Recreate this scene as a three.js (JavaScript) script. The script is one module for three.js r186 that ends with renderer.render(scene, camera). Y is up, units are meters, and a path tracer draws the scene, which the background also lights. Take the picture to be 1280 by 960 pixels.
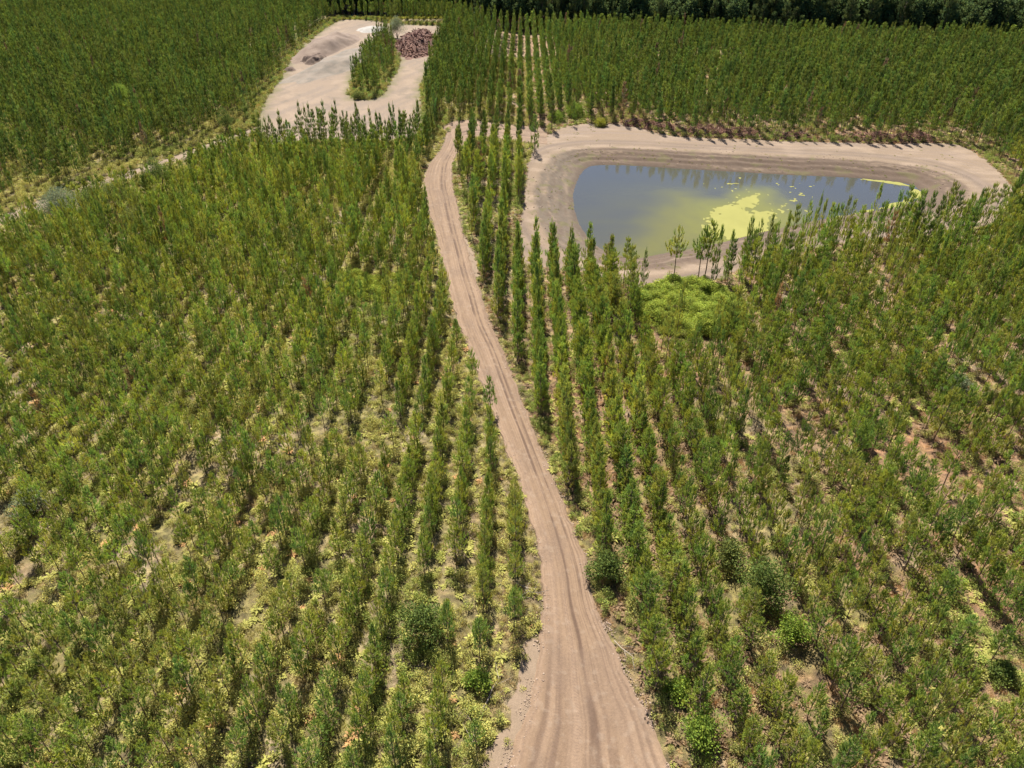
import * as THREE from 'three';
import { Sky } from 'three/addons/objects/Sky.js';
import { mergeGeometries } from 'three/addons/utils/BufferGeometryUtils.js';

// ---------------------------------------------------------------- camera, sky, sun, exposure
const scene = new THREE.Scene();
const CAM_H = 55, PITCH = THREE.MathUtils.degToRad(35), FPX = 884;            // drone, 55 m up, tilted 35 degrees down
const camera = new THREE.PerspectiveCamera(2 * Math.atan(480 / FPX) * 180 / Math.PI, 4 / 3, 0.5, 3000);
camera.position.set(0, CAM_H, 0);
camera.rotation.set(-PITCH, 0, 0);
scene.add(camera);

const sunDir = new THREE.Vector3(-0.11, 0.83, -0.545).normalize();            // ahead of the camera, high
const sky = new Sky(); sky.name = 'sky'; sky.scale.setScalar(2000);
sky.material.uniforms.sunPosition.value.copy(sunDir);
sky.material.uniforms.turbidity.value = 2.5;
sky.material.uniforms.rayleigh.value = 0.6;
sky.material.uniforms.mieCoefficient.value = 0.003;
sky.material.uniforms.mieDirectionalG.value = 0.8;
sky.userData = { kind: 'structure' };
scene.add(sky);
scene.environmentIntensity = 0.1;
const sun = new THREE.DirectionalLight(new THREE.Color(1, 0.94, 0.83), 5);
sun.name = 'sun';
sun.position.copy(sunDir).multiplyScalar(400).add(new THREE.Vector3(0, 0, -150));
sun.target.position.set(0, 0, -150);
sun.castShadow = true; sun.shadow.mapSize.set(4096, 4096);
Object.assign(sun.shadow.camera, { left: -320, right: 320, top: 320, bottom: -320, near: 10, far: 1200 });
scene.add(sun, sun.target);
const renderer = new THREE.WebGLRenderer({ antialias: true });
renderer.setSize(1024, 768);
renderer.shadowMap.enabled = true;
renderer.toneMapping = THREE.LinearToneMapping;
renderer.toneMappingExposure = 2.7;

// ---------------------------------------------------------------- helpers
function rngOf(seed) { let a = seed >>> 0; return () => { a = (a + 0x6D2B79F5) | 0; let t = Math.imul(a ^ (a >>> 15), 1 | a); t = (t + Math.imul(t ^ (t >>> 7), 61 | t)) ^ t; return ((t ^ (t >>> 14)) >>> 0) / 4294967296; }; }
const hash = (x, y) => { let h = Math.imul(x, 374761393) + Math.imul(y, 668265263) | 0; h = Math.imul(h ^ (h >>> 13), 1274126177); return ((h ^ (h >>> 16)) >>> 0) / 4294967296; };
function noise(x, y) {
  const ix = Math.floor(x), iy = Math.floor(y), fx = x - ix, fy = y - iy, u = fx * fx * (3 - 2 * fx), v = fy * fy * (3 - 2 * fy);
  const a = hash(ix, iy), b = hash(ix + 1, iy), c = hash(ix, iy + 1), d = hash(ix + 1, iy + 1);
  return a + (b - a) * u + (c - a) * v + (a - b - c + d) * u * v;
}
const fbm = (x, y, n = 4) => { let s = 0, a = 0.5, t = 0; for (let i = 0; i < n; i++) { s += a * noise(x, y); t += a; a *= 0.5; x = x * 2.03 + 17.1; y = y * 2.03 + 9.7; } return s / t; };
const clamp = (x, a = 0, b = 1) => Math.min(b, Math.max(a, x));
const lerp = (a, b, t) => a + (b - a) * t;
const mix3 = (a, b, t) => [lerp(a[0], b[0], t), lerp(a[1], b[1], t), lerp(a[2], b[2], t)];
const smooth = (a, b, x) => { const t = clamp((x - a) / (b - a)); return t * t * (3 - 2 * t); };
const cP = Math.cos(PITCH), sP = Math.sin(PITCH);
// a pixel of the 1280x960 photograph -> the point at height h that it looks at
function G(px, py, h = 0) { const dx = (px - 640) / FPX, dy = (py - 480) / FPX, t = (CAM_H - h) / (sP + dy * cP); return [dx * t, -t * (cP - dy * sP)]; }
function project(x, y, z) { const w = -z * cP + (CAM_H - y) * sP, d = (CAM_H - y) * cP + z * sP; return [640 + FPX * x / w, 480 + FPX * d / w, w]; }
const poly = (pts, h = 0) => pts.map(([x, y]) => G(x, y, h));
function rounded(pts, n = 4) { const c = new THREE.CatmullRomCurve3(pts.map(([x, z]) => new THREE.Vector3(x, 0, z)), true, 'centripetal'); return c.getPoints(pts.length * n).slice(0, -1).map((p) => [p.x, p.z]); }
function sdPoly(P, x, z) {
  let d = 1e18, inside = false;
  for (let i = 0, j = P.length - 1; i < P.length; j = i++) {
    const ax = P[j][0], az = P[j][1], ex = P[i][0] - ax, ez = P[i][1] - az, wx = x - ax, wz = z - az;
    const t = clamp((wx * ex + wz * ez) / (ex * ex + ez * ez)), qx = wx - ex * t, qz = wz - ez * t; d = Math.min(d, qx * qx + qz * qz);
    if ((P[i][1] > z) !== (az > z) && x < ex * (z - P[i][1]) / ez + P[i][0]) inside = !inside;
  }
  return inside ? -Math.sqrt(d) : Math.sqrt(d);
}
function sdLine(P, x, z) { let d = 1e18; for (let i = 1; i < P.length; i++) { const ax = P[i - 1][0], az = P[i - 1][1], ex = P[i][0] - ax, ez = P[i][1] - az, t = clamp(((x - ax) * ex + (z - az) * ez) / (ex * ex + ez * ez)); const qx = x - ax - ex * t, qz = z - az - ez * t; d = Math.min(d, qx * qx + qz * qz); } return Math.sqrt(d); }
function boxed(P, f, far) { let a = 1e9, b = -1e9, c = 1e9, d = -1e9; for (const [x, z] of P) { a = Math.min(a, x); b = Math.max(b, x); c = Math.min(c, z); d = Math.max(d, z); } return (x, z) => (x < a - far || x > b + far || z < c - far || z > d + far) ? far : f(P, x, z); }
const taken = new Map();
function numbered(n) { const k = taken.get(n) ?? 0; taken.set(n, k + 1); return k ? `${n}_${String(k).padStart(3, '0')}` : n; }
function tag(o, label, category, group, kind) { o.userData = { ...o.userData }; if (label) o.userData.label = label; if (category) o.userData.category = category; if (group) o.userData.group = group; if (kind) o.userData.kind = kind; return o; }
function mesh(name, geo, mat, parent) { const m = new THREE.Mesh(geo, mat); m.name = name; m.castShadow = m.receiveShadow = true; if (parent) parent.add(m); return m; }
function top(o) { o.name = numbered(o.name); scene.add(o); return o; }

// ---------------------------------------------------------------- layout read off the photograph
const WATER_Y = -1.6;
const waterP = rounded(poly([[737, 208], [718, 235], [717, 258], [728, 288], [752, 312], [790, 323], [830, 317], [890, 306], [960, 289], [1030, 274], [1080, 266], [1135, 255], [1153, 243], [1140, 231], [1110, 226], [1065, 222], [990, 218.5], [865, 211.5], [765, 206]], WATER_Y));
const bankP = rounded(poly([[690, 166], [700, 160], [730, 155], [770, 155], [800, 160], [830, 168], [870, 172], [930, 174], [1000, 177], [1060, 178], [1120, 180], [1170, 178], [1200, 182], [1240, 206], [1268, 236], [1272, 258], [1230, 284], [1150, 296], [1050, 306], [980, 319], [930, 336], [880, 356], [810, 364], [770, 352], [735, 342], [690, 336], [652, 330], [648, 300], [652, 260], [657, 220], [664, 190], [674, 174]]));
const clearP = rounded(poly([[322, 166], [325, 135], [338, 115], [352, 96], [362, 75], [385, 52], [413, 31], [432, 24], [470, 26], [490, 30], [520, 31], [556, 33], [553, 50], [541, 78], [531, 100], [527, 120], [530, 150], [520, 172], [470, 178], [400, 178], [345, 184]]), 3);
const islandP = rounded(poly([[444, 124], [438, 106], [449, 84], [463, 62], [474, 50], [489, 48], [495, 60], [498, 82], [486, 102], [468, 124]]), 3);
const trackL = poly([[-90, 296], [0, 275], [25, 267], [60, 252], [85, 243], [125, 231], [170, 216], [212, 202], [250, 188], [290, 174], [320, 163], [350, 152]]);
const thicketP = rounded(poly([[795, 372], [830, 352], [880, 356], [920, 378], [935, 402], [900, 420], [840, 420], [800, 400]]));
const fernP = rounded(poly([[432, 350], [452, 345], [475, 352], [506, 350], [505, 368], [480, 378], [445, 376]]));
const roadPx = [ // left edge x, y, right edge x, y
  [618, 1010, 862, 1010], [632, 960, 838, 960], [652, 905, 817, 905], [664, 860, 791, 860], [675, 800, 766, 800], [678, 760, 746, 760], [675, 711, 735, 711], [665, 657, 716, 657], [648, 602, 694, 602], [627, 548, 672, 548], [606, 494, 650, 494], [586, 440, 630, 440], [572, 400, 612, 400], [556, 344, 594, 344], [547, 300, 580, 296], [536, 265, 573, 262], [529.5, 234, 567, 232], [536, 206, 566, 208], [551, 186, 571, 191], [557, 170, 577, 182], [556, 155, 590, 174], [585, 150, 610, 172], [635, 156, 640, 176], [684, 160, 684, 181]];
const roadLc = new THREE.CatmullRomCurve3(roadPx.map((r) => { const p = G(r[0], r[1]); return new THREE.Vector3(p[0], 0, p[1]); }), false, 'centripetal');
const roadRc = new THREE.CatmullRomCurve3(roadPx.map((r) => { const p = G(r[2], r[3]); return new THREE.Vector3(p[0], 0, p[1]); }), false, 'centripetal');
const roadP = [...Array(161).keys()].map((i) => roadLc.getPoint(i / 160)).concat([...Array(161).keys()].map((i) => roadRc.getPoint(1 - i / 160))).map((p) => [p.x, p.z]);
const shoulderPs = [[[572, 262], [580, 292], [596, 345], [584, 345], [574, 300], [562, 262]], [[655, 800], [650, 850], [632, 900], [606, 950], [590, 1010], [645, 1010], [664, 900], [680, 800]]].map((p) => rounded(poly(p)));
const sdWater = boxed(waterP, sdPoly, 25), sdBank = boxed(bankP, sdPoly, 12), sdClear0 = boxed(clearP, sdPoly, 12), sdIsland = boxed(islandP, sdPoly, 12), sdTrack0 = boxed(trackL, sdLine, 14), sdRoad = boxed(roadP, sdPoly, 12);
const sdClear = (x, z) => Math.max(sdClear0(x, z), -sdIsland(x, z)), sdTrack = (x, z) => sdTrack0(x, z) - 2.4;
const sdShoulder = (x, z) => Math.min(...shoulderPs.map((p) => sdPoly(p, x, z)));
const sdThicket = boxed(thicketP, sdPoly, 12), sdFern = boxed(fernP, sdPoly, 12);
const ROW = 2.95, ROW0 = 5.72, SLOPE = 0.0111;                                // rows of pines run away from the camera
const rowPhase = (x, z) => (x + SLOPE * z - ROW0) / ROW;

const SHRUBS = [ // foot x, foot y in the photograph, height, radius, leaf, label
  [528, 800, 3.6, 1.9, 'deep', 'large dark green leafy shrub among the pines close to the road'],
  [757, 722, 3.0, 1.75, 'deep', 'dense dark green bush hugging the dirt road edge'],
  [948, 745, 4.2, 2.3, 'deep', 'biggest round dark green shrub in the pond-side pine rows'],
  [907, 706, 2.8, 1.5, 'olive', 'grey green shrub touching the biggest round shrub'],
  [988, 800, 2.4, 1.5, 'bright', 'bright green low shrub beside the biggest round shrub'],
  [1250, 846, 1.4, 1.0, 'deep', 'small dark round bush on bare straw in the pond-side rows'],
  [875, 925, 2.6, 1.5, 'bright', 'bright green bushy shrub at the end of a pond-side row by the road'],
  [1190, 497, 3.2, 1.7, 'grey', 'silvery grey bush in the middle of the pond-side pines'],
  [40, 640, 2.6, 1.7, 'grey', 'pale grey green bush deep in the pines across the road from the pond'],
  [158, 140, 7.5, 3.4, 'bright', 'round leafy tree rising above the pine block beyond the farm track', 'broadleaf_tree', 'tree', 0.2],
  [190, 142, 5.5, 2.4, 'bright', 'smaller leafy tree next to the round one beyond the farm track', 'broadleaf_tree', 'tree', 0.2],
  [84, 279, 6.4, 3.6, 'grey', 'spreading pale grey green tree beside the farm track', 'broadleaf_tree', 'tree', 0.25],
  [118, 272, 5.2, 2.6, 'deep', 'dark bushy tree beside the pale spreading tree at the farm track', 'broadleaf_tree', 'tree', 0.1],
  [146, 262, 5.4, 2.4, 'olive', 'olive bushy tree in the clump along the farm track', 'broadleaf_tree', 'tree', 0.1],
  [203, 244, 8.2, 2.5, 'deep', 'tallest dark green tree of the clump along the farm track', 'broadleaf_tree', 'tree', 0.15],
  [163, 284, 3.6, 2.2, 'olive', 'low olive bush on the near side of the farm track clump'],
  [216, 259, 2.4, 1.7, 'yellow', 'small yellow green bush at the foot of the tallest farm track tree'],
  [243, 226, 3.2, 1.9, 'olive', 'loose olive bush at the end of the farm track clump'],
  [284, 166, 6.5, 1.9, 'deep', 'dark tree at the verge where farm track nears the clearing', 'broadleaf_tree', 'tree', 0.1],
  [497, 48, 8.5, 3.6, 'grey', 'grey green tree between the two stockpiles of the clearing', 'broadleaf_tree', 'tree', 0.15],
  [448, 124, 2.2, 1.6, 'olive', 'low bush at the tip of the pine island in the clearing'],
  [696, 152, 2.2, 2.6, 'bright', 'bright brush patch near the corner pine behind the pond track'],
  [722, 146, 3.0, 3.0, 'bright', 'bright brush between the two dark conical pines'],
  [750, 158, 1.6, 2.0, 'yellow', 'low yellow green brush at the pond track verge'],
  [598, 860, 1.3, 1.1, 'bright', 'low green bush by the fallen branches at the road edge'],
  [845, 870, 1.3, 1.2, 'bright', 'low green bush at the road verge on the pond side'],
];
const shrubFeet = SHRUBS.map(([px, py, h, rad]) => [...G(px, py), rad * 1.28, h]);
const edgeN = (x, z) => (fbm(x * 0.55, z * 0.55, 3) - 0.5);
const rough = { bank: (x, z) => sdBank(x, z) + 2.2 * edgeN(x, z), clear: (x, z) => sdClear(x, z) + 3 * edgeN(x, z), track: (x, z) => sdTrack(x, z) + 1.8 * edgeN(x, z), shoulder: (x, z) => sdShoulder(x, z) + 2.4 * edgeN(x, z) };
function terrain(x, z) {
  let h = 0.22 * (fbm(x / 11, z / 11, 3) - 0.5);
  const w = sdWater(x, z);
  if (w < 24) {
    const wide = 8.5 + 3 * smooth(10, -12, x - 12);
    const bank = w < 0 ? WATER_Y + Math.max(-1.5, w * 0.4) : WATER_Y - 0.02 + (-WATER_Y + 0.12) * smooth(-1.5, wide, w) * 1.0;
    const flat = bank - (w < 0 ? 0 : 0.11 * Math.sin(w * 2.6 + 3 * noise(x / 5, z / 5)) * (0.4 + noise(x / 2.3, z / 2.3)) * smooth(0.5, 2, w) * smooth(wide, wide - 2, w));
    h = lerp(flat, h, smooth(14, 24, w));
  }
  return h;
}
function groundY(x, z) {
  let h = terrain(x, z);
  const inside = -Math.min(rough.bank(x, z), rough.clear(x, z), rough.track(x, z), sdRoad(x, z), sdShoulder(x, z) < 3 ? rough.shoulder(x, z) : 9);
  const dip = smooth(-0.2, 1.3, inside);
  const ph = rowPhase(x, z), bed = 0.16 * (0.5 + 0.5 * Math.cos(ph * Math.PI * 2)) + 0.06 * (fbm(x * 0.8, z * 0.8, 2) - 0.5);
  return h + bed * (1 - smooth(-2, 0, inside)) - 0.35 * dip;
}

// ---------------------------------------------------------------- fine textures (grain only)
function grainTex(size, fn, srgb) {
  const d = new Uint8Array(size * size * 4);
  for (let y = 0; y < size; y++) for (let x = 0; x < size; x++) { const c = fn(x, y, x / size, y / size), i = (y * size + x) * 4; d[i] = clamp(c[0]) * 255; d[i + 1] = clamp(c[1]) * 255; d[i + 2] = clamp(c[2]) * 255; d[i + 3] = 255; }
  const t = new THREE.DataTexture(d, size, size); t.wrapS = t.wrapT = THREE.RepeatWrapping; t.magFilter = THREE.LinearFilter; t.minFilter = THREE.LinearMipmapLinearFilter; t.generateMipmaps = true; if (srgb) t.colorSpace = THREE.SRGBColorSpace; t.needsUpdate = true; return t;
}
function tileNoise(n, seed) { const g = new Float32Array(n * n), r = rngOf(seed); for (let i = 0; i < n * n; i++) g[i] = r(); return (u, v) => { const x = u * n, y = v * n, ix = Math.floor(x), iy = Math.floor(y), fx = x - ix, fy = y - iy, a = fx * fx * (3 - 2 * fx), b = fy * fy * (3 - 2 * fy), q = (i, j) => g[((j % n + n) % n) * n + ((i % n + n) % n)]; return lerp(lerp(q(ix, iy), q(ix + 1, iy), a), lerp(q(ix, iy + 1), q(ix + 1, iy + 1), a), b); }; }
const tn = [8, 21, 55, 128, 256].map((n, i) => tileNoise(n, 100 + i));
const litterTex = (() => {                                                    // needle litter and dry stems: short strokes
  const S = 512, buf = new Float32Array(S * S).fill(0.5), r = rngOf(7);
  for (let k = 0; k < 15000; k++) { const x = r() * S, y = r() * S, a = r() * 6.283, L = 4 + r() * 12, v = 0.15 + r() * 0.85; for (let s = 0; s < L; s++) { const i = ((Math.floor(y + s * Math.sin(a)) & (S - 1)) * S) + (Math.floor(x + s * Math.cos(a)) & (S - 1)); buf[i] = lerp(buf[i], v, 0.75); } }
  return grainTex(S, (x, y, u, v) => { const b = 0.42 + 0.5 * buf[y * S + x] + 0.34 * (tn[1](u, v) - 0.5) + 0.2 * (tn[0](u, v) - 0.5); return [b, b * (0.97 + 0.05 * tn[2](u, v)), b * (0.92 + 0.1 * tn[1](v, u))]; }, true);
})();
const sandTex = grainTex(512, (x, y, u, v) => { const b = 0.88 + 0.10 * (tn[4](u, v) - 0.5) + 0.06 * (tn[3](u, v) - 0.5) + 0.05 * (tn[2](u, v) - 0.5) + 0.03 * (tn[1](u, v) - 0.5); return [b, b, b]; }, true);
const bumpTex = grainTex(512, (x, y, u, v) => { const b = 0.35 * tn[4](u, v) + 0.3 * tn[3](u, v) + 0.25 * tn[2](u, v) + 0.1 * tn[1](u, v); return [b, b, b]; });
const rep = (t, n) => { const c = t.clone(); c.repeat.set(n, n); c.needsUpdate = true; return c; };
const matGround = new THREE.MeshStandardMaterial({ vertexColors: true, map: rep(litterTex, 1 / 7), bumpMap: rep(bumpTex, 1 / 5), bumpScale: 0.12, roughness: 1 });
const matSand = new THREE.MeshStandardMaterial({ vertexColors: true, map: rep(sandTex, 1 / 7.3), bumpMap: rep(bumpTex, 1 / 4), bumpScale: 0.02, roughness: 1 });

// ---------------------------------------------------------------- ground
function axis(lo, hi, fine0, fine1, step, grow) { const a = [fine0]; while (a[a.length - 1] < fine1) a.push(a[a.length - 1] + step); let s = step; while (a[a.length - 1] < hi) { s *= grow; a.push(a[a.length - 1] + s); } s = step; while (a[0] > lo) { s *= grow; a.unshift(a[0] - s); } return a; }
const cTan = [0.40, 0.29, 0.17], cStraw = [0.39, 0.21, 0.112], cGrass = [0.29, 0.262, 0.08], cPale = [0.43, 0.33, 0.225], cDark = [0.28, 0.19, 0.115];
function groundColor(x, z) {
  const right = smooth(-4, 8, x - 0.01 * z), a = fbm(x / 9, z / 9, 4), b = fbm(x / 2.3 + 40, z / 2.3, 3), c = fbm(x / 30 + 7, z / 30 + 3, 3);
  let k = mix3(cTan, cStraw, clamp(right * 0.55 + (a - 0.5) * 1.6));
  k = mix3(k, cGrass, smooth(0.42, 0.66, 0.5 * b + 0.5 * c + 0.16 * (1 - right)) * 0.8);
  k = mix3(k, cDark, smooth(0.55, 0.8, fbm(x / 1.3, z / 1.3 + 90, 2)) * 0.5);
  k = mix3(k, cPale, smooth(0.62, 0.8, fbm(x / 4 + 80, z / 4, 3)) * 0.7);
  return k;
}
{
  const xs = axis(-1500, 1500, -85, 110, 0.8, 1.06), zs = axis(-1800, 260, -215, -18, 0.8, 1.06);
  const nx = xs.length, nz = zs.length, P = new Float32Array(nx * nz * 3), C = new Float32Array(nx * nz * 3), U = new Float32Array(nx * nz * 2), I = [];
  for (let j = 0; j < nz; j++) for (let i = 0; i < nx; i++) {
    const k = j * nx + i, x = xs[i], z = zs[j]; P[k * 3] = x; P[k * 3 + 1] = groundY(x, z); P[k * 3 + 2] = z; U[k * 2] = x; U[k * 2 + 1] = z;
    const c = groundColor(x, z); C.set(c, k * 3);
    if (i && j) { const a = k - nx - 1, b = k - nx, d = k - 1; I.push(a, d, b, b, d, k); }
  }
  const g = new THREE.BufferGeometry(); g.setAttribute('position', new THREE.BufferAttribute(P, 3)); g.setAttribute('color', new THREE.BufferAttribute(C, 3)); g.setAttribute('uv', new THREE.BufferAttribute(U, 2)); g.setIndex(I); g.computeVertexNormals();
  tag(top(mesh('ground', g, matGround)), 'plantation floor of dry needles and grass between the pine rows', 'ground', null, 'structure');
}
// a sheet with a ragged outline: marching squares over sd(x, z) < 0
function sheet(name, sd, box, cell, yOf, colOf, mat, inset = 0) {
  const [x0, x1, z0, z1] = box, nx = Math.ceil((x1 - x0) / cell), nz = Math.ceil((z1 - z0) / cell), V = new Float32Array((nx + 1) * (nz + 1));
  for (let j = 0; j <= nz; j++) for (let i = 0; i <= nx; i++) V[j * (nx + 1) + i] = sd(x0 + i * cell, z0 + j * cell);
  const P = [], C = [], U = [], I = [], ids = new Map();
  const vert = (key, x, z) => { let k = ids.get(key); if (k === undefined) { k = P.length / 3; ids.set(key, k); P.push(x, yOf(x, z), z); C.push(...colOf(x, z)); U.push(x, z); } return k; };
  for (let j = 0; j < nz; j++) for (let i = 0; i < nx; i++) {
    const q = [[i, j], [i, j + 1], [i + 1, j + 1], [i + 1, j]], v = q.map(([a, b]) => V[b * (nx + 1) + a]);
    if (v.every((s) => s >= 0)) continue;
    const ring = [];
    for (let e = 0; e < 4; e++) {
      const n = (e + 1) % 4, [a, b] = q[e], [c, d] = q[n];
      if (v[e] < 0) ring.push(vert(`${a},${b}`, x0 + a * cell, z0 + b * cell));
      if ((v[e] < 0) !== (v[n] < 0)) { const t = v[e] / (v[e] - v[n]), key = a < c || (a === c && b < d) ? `${a},${b}-${c},${d}` : `${c},${d}-${a},${b}`; ring.push(vert(key, x0 + lerp(a, c, t) * cell, z0 + lerp(b, d, t) * cell)); }
    }
    for (let e = 2; e < ring.length; e++) I.push(ring[0], ring[e - 1], ring[e]);
  }
  const g = new THREE.BufferGeometry(); g.setAttribute('position', new THREE.Float32BufferAttribute(P, 3)); g.setAttribute('color', new THREE.Float32BufferAttribute(C, 3)); g.setAttribute('uv', new THREE.Float32BufferAttribute(U, 2)); g.setIndex(I); g.computeVertexNormals();
  return mesh(name, g, mat);
}
const bounds = (P, m) => { let a = 1e9, b = -1e9, c = 1e9, d = -1e9; for (const [x, z] of P) { a = Math.min(a, x); b = Math.max(b, x); c = Math.min(c, z); d = Math.max(d, z); } return [a - m, b + m, c - m, d + m]; };

// pond bank with its perimeter road
const cSand = [0.198, 0.141, 0.094], cSandPale = [0.246, 0.180, 0.126], cSoil = [0.098, 0.063, 0.041], cWet = [0.070, 0.046, 0.029], cWeed = [0.104, 0.096, 0.027], cGreySoil = [0.113, 0.085, 0.059];
function bankColor(x, z) {
  const w = sdWater(x, z), n = fbm(x / 3, z / 3, 4), s = fbm(x / 0.9, z / 0.9, 3), left = smooth(14, 4, x - 8);
  let c = mix3(cSand, cSandPale, smooth(0.45, 0.7, fbm(x / 6 + 3, z / 2.2, 3)));
  c = mix3(c, [0.192, 0.141, 0.109], smooth(0.5, 0.72, fbm(w * 1.1, (x + z) / 14, 3)) * 0.7 * smooth(10, 12, w));     // wheel-darkened lanes
  c = mix3(c, [0.13, 0.094, 0.07], clamp((Math.exp(-(((w - 12.2) / 0.8) ** 2)) + Math.exp(-(((w - 14.6) / 0.9) ** 2))) * (0.2 + 1.1 * fbm(x / 4 + 30, z / 4, 3))) * 0.85);   // wheel lanes of the perimeter track
  const slope = smooth(9.5, 7.5, w + 2 * (n - 0.5));
  c = mix3(c, mix3(cSoil, cGreySoil, clamp(left + (s - 0.5))), slope * clamp(0.75 + 0.5 * s));
  c = mix3(c, cSand, smooth(0.55, 0.75, fbm(w * 1.6 + n * 3, (x - z) / 9, 3)) * slope * 0.8);                        // washed sand lines along the contour
  c = mix3(c, mix3(cSoil, cWet, 0.5), slope * smooth(0.5, 0.7, fbm(x / 0.55 + 5, z / 0.55 * (1 - 0.6 * left), 2)) * 0.6);                 // clods and rills
  c = mix3(c, cWet, smooth(1.4, 0.5, w + 1.2 * (s - 0.5)) * 0.6);
  c = mix3(c, cWeed, smooth(0.62, 0.75, fbm(x / 2.2 + 50, z / 2.2, 4)) * 0.55 * smooth(12, 9, w));
  return c;
}
tag(top(sheet('pond_bank', (x, z) => Math.max(rough.bank(x, z), -sdWater(x, z) - 4), bounds(bankP, 4), 0.5, (x, z) => terrain(x, z) + 0.02 - 0.06 * smooth(0.6, 0, -rough.bank(x, z)) + 0.13 * (fbm(x * 1.4, z * 1.4, 3) - 0.5) * smooth(12, 8, sdWater(x, z)) + 0.03 * (fbm(x * 2, z * 2, 2) - 0.5), bankColor, matSand)), 'sandy bank and graded track around the pond', 'bank', null, 'structure');
// water, green with suspended algae in one part
const murkP = rounded(poly([[790, 322], [796, 302], [812, 290], [826, 275], [838, 258], [842, 244], [868, 246], [885, 262], [905, 255], [935, 250], [968, 262], [965, 288], [930, 300], [890, 308], [840, 318]], WATER_Y));
const sdMurk = (x, z) => sdPoly(murkP, x, z);
const matP = rounded(poly([[893, 268], [912, 257], [928, 254], [936, 247], [950, 243], [944, 252], [930, 262], [945, 264], [962, 262], [969, 270], [962, 288], [940, 300], [915, 302], [892, 294]], WATER_Y));
const matWater = new THREE.MeshPhysicalMaterial({ vertexColors: true, roughness: 0.02, ior: 1.33, bumpMap: rep(bumpTex, 1 / 11), bumpScale: 0.002 });
tag(top(sheet('pond_water', (x, z) => sdWater(x, z) - 1.2, bounds(waterP, 3), 0.5, () => WATER_Y, (x, z) => {
  const m = sdMurk(x + 4 * (fbm(x / 8, z / 8, 3) - 0.5), z + 8 * (fbm(x / 9 + 5, z / 5, 3) - 0.5)), k = smooth(7, -5, m) * (0.75 + 0.5 * fbm(x / 4, z / 9, 3)), far = smooth(24, 4, m) * 0.3 * fbm(x / 12, z / 5, 3);
  const scum = smooth(9, -1, sdPoly(matP, x, z) + 7 * (fbm(x / 3, z / 5, 3) - 0.5));
  return mix3(mix3([0.054, 0.053, 0.042], [0.1, 0.094, 0.024], clamp(k + far)), [0.128, 0.124, 0.018], scum * 0.9);
}, matWater)), 'still dark pond water with cloudy green algae', 'water', null, 'structure');
const matAlgae = new THREE.MeshStandardMaterial({ vertexColors: true, roughness: 0.85 });
const algaeCol = (x, z) => mix3([0.145, 0.14, 0.018], [0.18, 0.172, 0.028], fbm(x / 2, z / 3, 3));
tag(top(sheet('algae_mat', (x, z) => Math.max(sdPoly(matP, x, z) + 5 * (fbm(x / 2.2, z / 3.2, 4) - 0.5) + 3.2 * (fbm(x / 0.8 + 7, z / 1.1, 3) - 0.5), sdWater(x, z) + 0.1), bounds(matP, 4), 0.25, (x, z) => WATER_Y + 0.02, algaeCol, matAlgae)), 'bright lime green algae mat spread in the middle of the pond', 'algae', 'floating algae', 'stuff');
const rimL = poly([[1080, 224], [1110, 228], [1138, 233], [1148, 243], [1132, 253], [1100, 261], [1075, 266], [1045, 272]], WATER_Y);
tag(top(sheet('algae_rim', (x, z) => Math.max(sdLine(rimL, x, z) - 1.5 * smooth(0.3, 0.72, fbm(x / 4, z / 4, 3)) - 0.1 * smooth(60, 80, x) + 0.6 * (fbm(x / 0.9, z / 1.2, 3) - 0.5), sdWater(x, z) + 0.0), bounds(rimL, 4), 0.25, () => WATER_Y + 0.02, algaeCol, matAlgae)), 'lime green algae rim along the shore at the narrow end of the pond', 'algae', 'floating algae', 'stuff');
{ const b = bounds(waterP, 0), spk = poly([[925, 235], [960, 234], [975, 246], [985, 262], [930, 243], [1000, 240]], WATER_Y);
  tag(top(sheet('algae_specks', (x, z) => Math.max(0.81 - fbm(x / 0.9 + 9, z / 1.1, 4) - 0.1 * smooth(9, 0, sdLine(spk, x, z)) + 0.12 * smooth(8, 16, sdLine(spk, x, z)), sdWater(x, z) + 1), b, 0.25, () => WATER_Y + 0.015, algaeCol, matAlgae)), 'small lime green algae flecks drifting on the open pond water', 'algae', 'floating algae', 'stuff'); }

// clearing, farm track, sandy shoulders
tag(top(sheet('sandy_clearing', rough.clear, bounds(clearP, 4), 0.9, (x, z) => terrain(x, z) + 0.02 - 0.06 * smooth(0.6, 0, -rough.clear(x, z)), (x, z) => {
  const n = fbm(x / 5, z / 9, 4), u = x + 0.35 * z; let c = mix3(mix3(cSand, [0.24, 0.18, 0.135], 0.35), cSandPale, smooth(0.48, 0.72, n));
  c = mix3(c, [0.17, 0.13, 0.10], smooth(0.5, 0.68, fbm(u / 1.6, (z - x) / 26 + 8, 3)) * 0.6);                       // wheel-worn lanes
  c = mix3(c, [0.15, 0.115, 0.085], smooth(0.6, 0.74, fbm(x / 3 + 60, z / 4.5, 4)) * 0.65);
  c = mix3(c, cWeed, smooth(-4, 0, sdClear(x, z) + 5 * (fbm(x / 3, z / 3, 3) - 0.5)) * 0.7); return c;
}, matSand)), 'bare pale sand clearing with stockpiles among the pines', 'clearing', null, 'structure');
tag(top(sheet('farm_track', (x, z) => Math.max(rough.track(x, z), -rough.clear(x, z) - 0.4), bounds(trackL, 4), 0.6, (x, z) => terrain(x, z) + 0.03 - 0.07 * smooth(0.6, 0, -rough.track(x, z)), (x, z) => mix3(mix3(cSandPale, cSand, fbm(x / 3, z / 3, 3)), cWeed, smooth(0.55, 0.75, fbm(x / 2.5 + 4, z / 2.5, 3)) * 0.7), matSand)), 'pale grassy farm track between two pine blocks', 'track', null, 'structure');
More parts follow.
